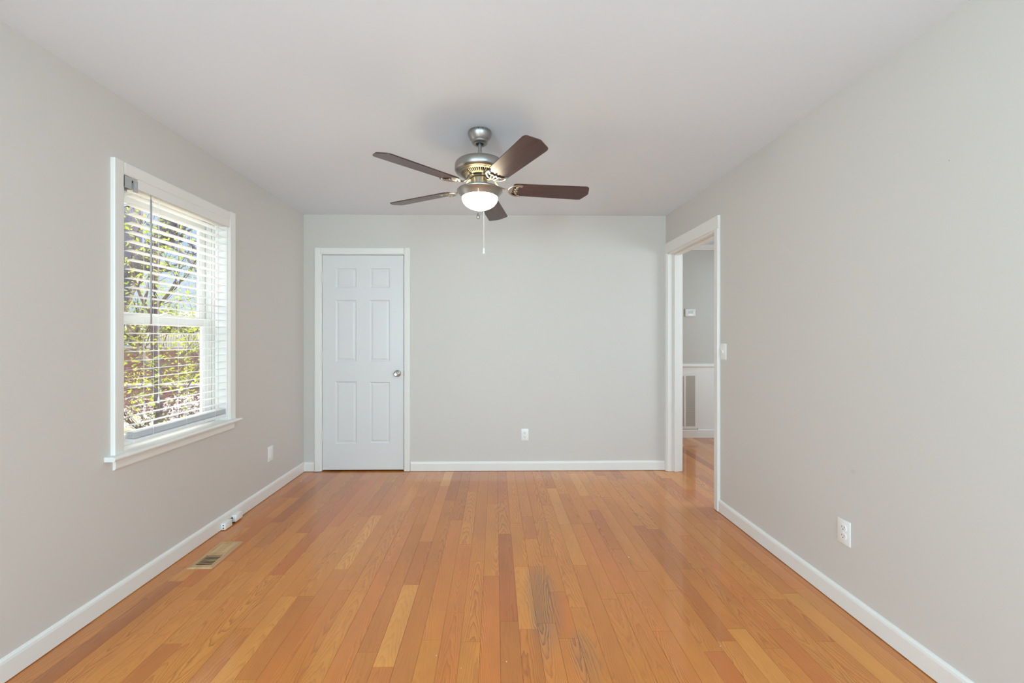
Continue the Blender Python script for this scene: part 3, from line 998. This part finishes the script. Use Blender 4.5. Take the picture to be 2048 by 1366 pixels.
bm = bmesh.new(); tube(bm, [(0, 0, Z(2.40)), (0, 0, Z(2.27))], 0.0105, 20)
F('downrod', bm, M['nickel'])
bm = bmesh.new()
lathe(bm, [(0, Z(2.285)), (0.016, Z(2.285)), (0.020, Z(2.277)), (0.060, Z(2.275)), (0.098, Z(2.272)), (0.120, Z(2.2690)), (0.132, Z(2.265)), (0.1390, Z(2.258)), (0.142, Z(2.249)), (0.1425, Z(2.222)), (0.136, Z(2.212)), (0.127, Z(2.207)), (0.120, Z(2.206)), (0.117, Z(2.209))], 72)
mot = F('motor_housing', bm, M['nickel'])
bm = bmesh.new()
lathe(bm, [(0.1175, Z(2.215)), (0.060, Z(2.205)), (0.056, Z(2.19)), (0, Z(2.19))], 48)
F('motor_core', bm, M['slot'], mot)
# slotted vent ring: two hoops joined by ribs
bm = bmesh.new()
lathe(bm, [(0.119, Z(2.209)), (0.119, Z(2.204)), (0.107, Z(2.200)), (0.105, Z(2.203)), (0.112, Z(2.209))], 72)
lathe(bm, [(0.082, Z(2.194)), (0.082, Z(2.190)), (0.070, Z(2.186)), (0.066, Z(2.188)), (0.070, Z(2.196))], 72)
nr = 54
for k in range(nr):
    a = 2 * PI * k / nr
    ca, sa = math.cos(a), math.sin(a)
    tube(bm, [(0.080 * ca, 0.080 * sa, Z(2.192)), (0.108 * ca, 0.108 * sa, Z(2.202))], 0.0024, 5)
F('vent_ring', bm, M['nickel'], mot)
bm = bmesh.new()
lathe(bm, [(0, Z(2.192)), (0.058, Z(2.192)), (0.060, Z(2.188)), (0.060, Z(2.180)), (0.052, Z(2.176)), (0.040, Z(2.176)), (0.040, Z(2.17)), (0, Z(2.17))], 40)
F('flywheel', bm, M['slot'])
bm = bmesh.new()
lathe(bm, [(0, Z(2.176)), (0.049, Z(2.176)), (0.051, Z(2.173)), (0.051, Z(2.140)), (0.053, Z(2.128)), (0.058, Z(2.122)), (0, Z(2.122))], 48)
hub = F('switch_housing', bm, M['nickel'])
bm = bmesh.new()
a = math.radians(-62)
box(bm, 0.0505 * math.cos(a) - 0.003, 0.0505 * math.cos(a) + 0.003, 0.0505 * math.sin(a) - 0.002, 0.0505 * math.sin(a) + 0.001, Z(2.153), Z(2.168))
F('reverse_switch', bm, M['slot'], hub)
bm = bmesh.new()
lathe(bm, [(0.030, Z(2.128)), (0.056, Z(2.126)), (0.075, Z(2.121)), (0.110, Z(2.115)), (0.126, Z(2.110)), (0.1295, Z(2.105)), (0.1285, Z(2.100)), (0.122, Z(2.094)), (0.112, Z(2.082)), (0.104, Z(2.070)), (0.101, Z(2.066)), (0.095, Z(2.070))], 72)
lk = F('light_fitter', bm, M['nickel'])
bm = bmesh.new()
prof = [(0.097, Z(2.072)), (0.1015, Z(2.066))]
for k in range(1, 15):
    a = k / 14 * PI / 2
    prof.append((0.1015 * math.cos(a) if k < 14 else 0.0, Z(2.066) - 0.066 * math.sin(a)))
lathe(bm, prof, 64)
F('glass_bowl', bm, M['bowl'], auto=80)['label'] = 'glowing white glass bowl'

# glowing patches added on the fitter top, imitating lamp spill under the motor
M['glow'], t = mat('added_spill_glow')
e_ = t.n('ShaderNodeEmission'); e_.inputs[0].default_value = (*s2l((255, 222, 150)), 1); e_.inputs[1].default_value = 34.0
t.out(e_.outputs[0])
bm = bmesh.new()
for k in range(12):
    a0, a1 = 2 * PI * (k + 0.12) / 12, 2 * PI * (k + 0.88) / 12
    v = [bm.verts.new((rr * math.cos(a), rr * math.sin(a), zz)) for rr, zz, a in ((0.066, Z(2.1265), a0), (0.078, Z(2.1230), a0), (0.078, Z(2.1230), a1), (0.066, Z(2.1265), a1))]
    w_ = [bm.verts.new((q.co.x, q.co.y, q.co.z - 0.003)) for q in v]
    bm.faces.new(v); bm.faces.new(w_[::-1])
    for i in range(4): bm.faces.new((v[i], w_[i], w_[(i + 1) % 4], v[(i + 1) % 4]))
F('spill_glow', bm, M['glow'], lk, smooth=False, auto=None)

# blades and their scrolled irons, built once pointing along +x, then turned
def rounded(poly, r, n=4):
    out = []
    L = len(poly)
    for i in range(L):
        p, a, b = Vector(poly[i]), Vector(poly[i - 1]), Vector(poly[(i + 1) % L])
        ra = min(r, (a - p).length * 0.45, (b - p).length * 0.45)
        q0, q1 = p + (a - p).normalized() * ra, p + (b - p).normalized() * ra
        for k in range(n + 1):
            s_ = k / n
            out.append((q0 * (1 - s_) + p * s_) * (1 - s_) + (p * (1 - s_) + q1 * s_) * s_)
    return out
PITCH_B = math.radians(12)
def pitch_mat():
    # clockwise (-y) edge up
    return Matrix.Rotation(-PITCH_B, 3, 'X')
BZ = Z(2.121)
bm = bmesh.new()
poly = [(0.188, -0.052), (0.205, -0.058), (0.612, -0.068), (0.628, -0.058), (0.643, 0.006), (0.612, 0.066), (0.592, 0.068), (0.205, 0.058), (0.188, 0.052)]
pts = rounded(poly, 0.008)
A = [bm.verts.new((p.x, p.y, 0.0)) for p in pts]; B = [bm.verts.new((p.x, p.y, 0.0055)) for p in pts]
bm.faces.new(A); bm.faces.new(B)
for k in range(len(pts)): bm.faces.new((A[k], A[(k + 1) % len(pts)], B[(k + 1) % len(pts)], B[k]))
bmesh.ops.rotate(bm, verts=bm.verts[:], cent=(0, 0, 0), matrix=pitch_mat())
bmesh.ops.translate(bm, verts=bm.verts[:], vec=(0, 0, BZ))
blade = F('blade', bm, M['walnut'], smooth=False, auto=None)
# iron
bm = bmesh.new()
R3 = pitch_mat()
def on(u, v, dz=-0.004):
    p = R3 @ Vector((u, v, dz)); return (p.x, p.y, p.z + BZ)
def smoothpts(P, n=5):
    P = [Vector(p) for p in P]; out = []
    for i in range(len(P) - 1):
        p0, p1, p2, p3 = P[max(i - 1, 0)], P[i], P[i + 1], P[min(i + 2, len(P) - 1)]
        for k in range(n):
            s_ = k / n
            out.append(0.5 * ((2 * p1) + (p2 - p0) * s_ + (2 * p0 - 5 * p1 + 4 * p2 - p3) * s_ * s_ + (3 * p1 - p0 - 3 * p2 + p3) * s_ ** 3))
    out.append(P[-1]); return out
tube(bm, smoothpts([on(0.240, -0.052), on(0.215, -0.055), on(0.190, -0.044), on(0.172, -0.024), on(0.166, 0.0), on(0.172, 0.024), on(0.190, 0.044), on(0.215, 0.055), on(0.240, 0.052)]), 0.0066, 8, flat=0.6)
for s in (1, -1):
    tube(bm, smoothpts([on(0.240, 0.052 * s), on(0.222, 0.044 * s), on(0.210, 0.030 * s), on(0.214, 0.020 * s), on(0.203, 0.010 * s), on(0.216, 0.0)]), 0.0050, 8, flat=0.6)
    tube(bm, smoothpts([on(0.166, 0.004 * s), on(0.185, 0.018 * s), on(0.212, 0.021 * s)]), 0.0034, 8, flat=0.6)
tube(bm, [on(0.166, 0), on(0.216, 0)], 0.0042, 8, flat=0.6)
for uu, vv in ((0.232, 0.047), (0.232, -0.047), (0.214, 0.0)):
    tube(bm, [on(uu, vv, -0.009), on(uu, vv, -0.001)], 0.0055, 10)
tube(bm, smoothpts([(0.050, 0, Z(2.183)), (0.075, 0, Z(2.176)), (0.095, 0, Z(2.150)), (0.115, 0, Z(2.132)), (0.140, 0, Z(2.125)), on(0.168, 0)]), [0.010] * 6 + [0.0085] * 20, 10, flat=0.45)
box(bm, 0.035, 0.066, -0.014, 0.014, Z(2.178), Z(2.190), bev=0.002)
iron = F('blade_iron', bm, M['ironmetal'], smooth=True, auto=50)
for k, a in enumerate((7.6, 79.6, 151.6, 223.6, 295.6)):
    b2 = blade if k == 0 else copy_part(blade, fan)
    i2 = iron if k == 0 else copy_part(iron, fan)
    b2.rotation_euler = (0, 0, math.radians(a)); i2.rotation_euler = (0, 0, math.radians(a))

# pull chains
def chain(name, px_, py_, z0, z1, fob, fm, lab):
    bm = bmesh.new()
    n = int((z0 - z1) / 0.0045)
    tube(bm, [(px_, py_, Z(z0)), (px_, py_, Z(z1))], 0.0011, 6)
    for k in range(n):
        bmesh.ops.create_icosphere(bm, subdivisions=1, radius=0.0019, matrix=Matrix.Translation((px_, py_, Z(z0 - 0.0045 * k))))
    c = F(name, bm, M['plastic'], auto=60)
    if lab: c['label'] = lab
    bm = bmesh.new(); lathe(bm, [(r, Z(z1) + dz) for r, dz in fob], 20, px_, py_)
    F('fob', bm, fm, c)
    return c
chain('pull_chain', -0.061 - FX, -0.085, 2.088, 1.762, [(0, 0.002), (0.0035, 0), (0.0045, -0.006), (0.0045, -0.018), (0.006, -0.020), (0.006, -0.028), (0.003, -0.031), (0, -0.031)], M['plastic'], 'long white pull chain')
chain('pull_chain', -0.091 - FX, -0.112, 2.100, 1.952, [(0, 0.004), (0.003, 0.002), (0.0045, -0.008), (0.0085, -0.022), (0.009, -0.030), (0.006, -0.036), (0, -0.037)], M['nickel'], 'short pull chain with a grey teardrop fob')

# ------------------------------------------------------------------ outdoors
GZ = -1.2
bm = bmesh.new()
N = 30
gv = {}
for i in range(N + 1):
    for j in range(N + 1):
        xx = XL - 0.6 - 42 * (i / N) ** 1.3; yy = -6 + 50 * j / N
        gv[i, j] = bm.verts.new((xx, yy, GZ + 0.05 * math.sin(xx * 1.3) * math.cos(yy * 0.9)))
for i in range(N):
    for j in range(N): bm.faces.new((gv[i, j], gv[i + 1, j], gv[i + 1, j + 1], gv[i, j + 1]))
tag(link('ground', done(bm), M['ground'], kind='structure'), 'pale garden ground under the trees outside', 'ground')

bm = bmesh.new(); box(bm, -7.5, XL - T - 0.02, -3.5, 4.9, GZ - 0.05, GZ + 0.09)  # unseen slab added to bounce daylight up to the ceiling
tag(link('reflector', done(bm), plain('pale_reflector', (226, 224, 218), 0.85, 0, 0.05, 3), kind='structure'), 'added pale slab outside the window wall, bouncing daylight indoors', 'reflector')


def along(px_, Y):
    """x of the view line through photo column px_ at distance Y"""
    return Y * math.tan(math.atan((px_ - 1001) / 830.0) + math.radians(0.76))
def pt(px_, py_, Y):
    x_ = along(px_, Y)
    d = x_ * math.sin(math.radians(.76)) + Y * math.cos(math.radians(.76))
    return Vector((x_, Y, 1.275 + (674.5 - py_) * d / 830))

# brick garden wall in two stepped courses, running across the view line
def garden_wall(name, x0, x1, y, th_, z0, z1, label, capz=0.10):
    r = thing(name, ((x0 + x1) / 2, y, z0), label, 'garden wall', 'brick garden walls')
    hw = (x1 - x0) / 2
    bm = bmesh.new(); box(bm, -hw, hw, 0, th_, -0.1, z1 - z0)
    link('brickwork', done(bm), M['brick'], r)
    bm = bmesh.new(); box(bm, -hw, hw, -0.05, th_ + 0.05, z1 - z0, z1 - z0 + capz, bev=0.02)
    link('coping', done(bm), M['cap'], r)
    return r
garden_wall('garden_wall', -26, -3, 13.5, 0.35, GZ, -0.35, 'lower red brick garden wall in front of the taller one')
garden_wall('garden_wall', -30, -3, 18.0, 0.4, GZ, 0.75, 'taller red brick garden wall below the white fence')
# white picket fence on top of the raised bed
pf = thing('picket_fence', (-10.6, 19.3, GZ), 'white picket fence standing beyond the brick walls', 'fence')
bm = bmesh.new()
for k in range(96):
    xx = -5.4 + 10.8 * k / 95
    box(bm, xx - 0.032, xx + 0.032, 0, 0.03, 1.3, 2.60)
link('pickets', done(bm), M['fence'], pf)
for zz in (1.7, 2.35):
    bm = bmesh.new(); box(bm, -5.5, 5.5, 0.03, 0.09, zz - 0.05, zz + 0.05)
    link('rail', done(bm), M['fence'], pf)
for k in range(6):
    bm = bmesh.new(); xx = -5.4 + 10.8 * k / 5; box(bm, xx - 0.06, xx + 0.06, 0.09, 0.21, 0, 2.7)
    link('post', done(bm), M['fence'], pf)
# neighbour's house
hs_ = thing('neighbour_house', (-26, 36, GZ), 'cream neighbouring house with a pale roof beyond the fence', 'house')
bm = bmesh.new(); box(bm, -8, 8, 0, 8, 0, 3.1)
link('walls', done(bm), M['siding'], hs_)
bm = bmesh.new()
vv = [bm.verts.new(p) for p in ((-8.5, -0.5, 3.1), (8.5, -0.5, 3.1), (8.5, 8.5, 3.1), (-8.5, 8.5, 3.1), (-6, 4, 4.9), (6, 4, 4.9))]
for f in ((0, 1, 5, 4), (2, 3, 4, 5), (1, 2, 5), (3, 0, 4), (0, 3, 2, 1)): bm.faces.new([vv[i] for i in f])
link('roof', done(bm), M['roof'], hs_)
for xx in (-5.5, -1.5, 2.5, 6):
    bm = bmesh.new(); box(bm, xx - 0.6, xx + 0.6, -0.06, 0.02, 1.0, 2.4)
    f_ = link('window', done(bm), M['fence'], hs_)
    bm = bmesh.new(); box(bm, xx - 0.5, xx + 0.5, -0.08, -0.05, 1.1, 2.3)
    link('pane', done(bm), M['darkglass'], f_)


def leaves(bm, pts, n, spread, size, rng):
    for _ in range(n):
        c = pts[rng.randrange(len(pts))] + Vector((rng.gauss(0, spread), rng.gauss(0, spread), rng.gauss(0, spread * 0.8)))
        R_ = Euler((rng.uniform(-1.1, 1.1), rng.uniform(-1.1, 1.1), rng.uniform(0, 6.28))).to_matrix()
        s_ = size * rng.uniform(0.6, 1.3)
        P = [(0, -1, 0), (0.38, -0.35, 0.12), (0.34, 0.35, 0.12), (0, 1, -0.1), (-0.34, 0.35, 0.12), (-0.38, -0.35, 0.12)]
        v = [bm.verts.new(c + R_ @ Vector(p) * s_ * 0.5) for p in P]
        bm.faces.new((v[0], v[1], v[2], v[3])); bm.faces.new((v[0], v[3], v[4], v[5]))


def grow(bm, p, d, L, r, depth, rng, tips, wig=0.25):
    """branching limb as tapering tubes"""
    n = 5
    P = [p]; R_ = [r]
    for k in range(n):
        d = (d + Vector((rng.uniform(-wig, wig), rng.uniform(-wig, wig), rng.uniform(-wig, wig) * 0.6 + 0.04))).normalized()
        P.append(P[-1] + d * (L / n)); R_.append(r * (1 - 0.5 * (k + 1) / n))
        if depth > 0 and k >= 1:
            if rng.random() < 0.85:
                q = (d + Vector((rng.uniform(-1, 1), rng.uniform(-1, 1), rng.uniform(-0.4, 0.8))) * 0.85).normalized()
                grow(bm, P[-1], q, L * rng.uniform(0.5, 0.75), R_[-1] * 0.6, depth - 1, rng, tips, wig)
        if depth <= 1: tips.append(P[-1])
    tube(bm, P, R_, 6 if r < 0.03 else 10)


def tree(name, root, trunk_pts, trunk_r, limbs, label, seed, nleaf, lsize, lmat, spread, depth=2, group=None, bark='bark', twig='twig'):
    rng = random.Random(seed)
    t_ = thing(name, root, label, 'tree', group)
    o = Vector(root)
    bm = bmesh.new()
    tube(bm, smoothpts([Vector(p) - o for p in trunk_pts], 4), [trunk_r[0] + (trunk_r[1] - trunk_r[0]) * k / (4 * (len(trunk_pts) - 1)) for k in range(4 * (len(trunk_pts) - 1) + 1)], 12)
    link('trunk', done(bm), M[bark], t_, True)
    tips = []
    bm = bmesh.new()
    for lp, rr, dp in limbs:
        P = smoothpts([Vector(p) - o for p in lp], 4)
        tube(bm, P, [rr[0] + (rr[1] - rr[0]) * k / (len(P) - 1) for k in range(len(P))], 8)
        for k in range(1, len(P), 1):
            if k % 2 == 0 or k == len(P) - 1:
                d = (P[k] - P[k - 1]).normalized()
                q = (d + Vector((rng.uniform(-1, 1), rng.uniform(-1, 1), rng.uniform(-0.5, 0.9)))).normalized()
                grow(bm, P[k], q, dp, rr[1] * 0.8, depth - 1, rng, tips)
    link('branches', done(bm), M[twig], t_, True)
    bm = bmesh.new()
    if not tips: tips = [Vector(limbs[0][0][-1]) - o]
    leaves(bm, tips, nleaf, spread, lsize, rng)
    link('foliage', done(bm), lmat, t_)
    return t_


# young tree right outside the window: straight trunk with a fork on the left
Y1 = 6.0
c0 = pt(318, 980, Y1); c0.z = GZ
tree('young_tree', c0, [c0, pt(317, 850, Y1), pt(312, 735, Y1), pt(309, 640, Y1), pt(309, 560, Y1), pt(316, 500, Y1 + .2)], (0.064, 0.040),
     [([pt(311, 742, Y1), pt(294, 722, Y1 + .1), pt(276, 695, Y1 + .2), pt(258, 655, Y1 + .3), pt(240, 590, Y1 + .5)], (0.046, 0.024), 0.8),
      ([pt(311, 745, Y1), pt(345, 722, Y1 - .2), pt(372, 704, Y1 - .3), pt(388, 700, Y1 - .3), pt(410, 728, Y1 - .4)], (0.012, 0.006), 0.5),
      ([pt(309, 668, Y1), pt(330, 650, Y1 + .3), pt(360, 655, Y1 + .5), pt(385, 640, Y1 + .8)], (0.018, 0.008), 0.6),
      ([pt(309, 620, Y1), pt(335, 590, Y1 - .2), pt(350, 570, Y1 - .3), pt(372, 556, Y1 - .4)], (0.026, 0.01), 0.7),
      ([pt(309, 640, Y1), pt(285, 600, Y1 - .2), pt(270, 560, Y1 - .3), pt(262, 520, Y1 - .4)], (0.024, 0.01), 0.7),
      ([pt(317, 850, Y1), pt(350, 800, Y1 - .3), pt(378, 770, Y1 - .5), pt(398, 730, Y1 - .6)], (0.014, 0.006), 0.5),
      ([pt(318, 880, Y1), pt(290, 840, Y1 - .3), pt(262, 800, Y1 - .4)], (0.016, 0.006), 0.5)],
     'slender young tree with yellow green leaves right outside the window', 3, 2400, 0.056, M['leaf'], 0.15, 2)
# big old tree behind it, leaning limb against the sky
Y2 = 9.5
c1 = Vector((along(205, Y2), Y2, GZ))
tree('old_tree', c1, [c1, pt(206, 760, Y2), pt(218, 660, Y2), pt(240, 560, Y2), pt(258, 480, Y2), pt(262, 400, Y2), pt(258, 300, Y2)], (0.30, 0.19),
     [([pt(256, 545, Y2), pt(284, 522, Y2 - .2), pt(306, 492, Y2 - .3), pt(328, 460, Y2 - .4), pt(352, 415, Y2 - .5), pt(380, 350, Y2 - .6)], (0.17, 0.14), 0.6),
      ([pt(318, 476, Y2 - .3), pt(345, 492, Y2 - .5), pt(372, 512, Y2 - .7), pt(404, 556, Y2 - .8)], (0.06, 0.025), 0.6),
      ([pt(330, 460, Y2 - .4), pt(355, 470, Y2), pt(385, 490, Y2 + .2), pt(398, 512, Y2 + .3)], (0.05, 0.02), 0.5)],
     'big grey tree trunk with a thick leaning limb behind the young tree', 8, 240, 0.08, M['leaf2'], 0.2, 2, bark='oldbark', twig='oldbark')


def shrub(root, r, n, label, seed, lmat, lsize=0.11, name='shrub', cat='shrub', group=None):
    rng = random.Random(seed)
    t_ = thing(name, root, label, cat, group)
    bm = bmesh.new(); tips = []
    for k in range(9):
        d = Vector((rng.uniform(-1, 1), rng.uniform(-1, 1), rng.uniform(0.6, 1.6))).normalized()
        grow(bm, Vector((0, 0, 0)), d, r * 1.1, 0.03, 1, rng, tips)
    link('branches', done(bm), M['twig'], t_, True)
    bm = bmesh.new(); leaves(bm, tips, n, r * 0.22, lsize, rng)
    link('foliage', done(bm), lmat, t_)
    return t_
g_ = 'shrubs in the garden beyond the young tree'
for k, (px_, Y, r, n, lm, lab) in enumerate((
        (280, 11.2, 0.6, 400, 'flower', 'pale blossoming shrub low in front of the brick wall, left of the trunk'),
        (345, 10.3, 0.65, 480, 'flower', 'pale blossoming shrub low in front of the brick wall, right of the trunk'),
        (395, 12.2, 0.55, 360, 'flower', 'pale blossoming shrub near the right edge of the window pane'),
        (368, 15.8, 0.8, 420, 'leaf', 'yellow green shrub between the two brick walls, right of the trunk'),
        (284, 15.8, 0.8, 420, 'leaf', 'yellow green shrub between the two brick walls, left of the trunk'))):
    shrub(Vector((along(px_, Y), Y, GZ)), r, n, lab, 20 + k, M[lm], 0.10, 'flowering_shrub' if lm == 'flower' else 'garden_shrub', 'shrub', g_)
# taller trees further out give the olive grey haze of twigs above the wall
for k, (px_, Y, h_, lab) in enumerate(((262, 22.7, 4.6, 'olive tree beyond the white fence, leftmost of the far trees'),
                                       (316, 27.0, 4.8, 'olive tree beyond the fence behind the young trunk'),
                                       (366, 31.0, 4.4, 'low olive tree furthest behind the fence, in front of the house'),
                                       (402, 22.7, 3.9, 'low olive tree beyond the fence, rightmost of the far trees'))):
    b_ = Vector((along(px_, Y), Y, GZ))
    top_ = b_ + Vector((0.3, 0, h_ * 0.45))
    lim = []
    rr_ = random.Random(50 + k)
    for q in range(6):
        a = q * 1.05 + rr_.random()
        e = top_ + Vector((math.cos(a) * 0.9, math.sin(a) * 0.8, rr_.uniform(0.1, h_ * 0.42)))
        lim.append(([top_ - Vector((0, 0, 0.5)), (top_ + e) / 2 + Vector((0, 0, 0.2)), e], (0.10, 0.04), 0.8))
    tree('olive_tree', b_, [b_, (b_ + top_) / 2, top_], (0.2, 0.13), lim, lab, 60 + k, 1100, 0.16, M['leaf2'], 0.25, 2, 'far trees beyond the brick wall')
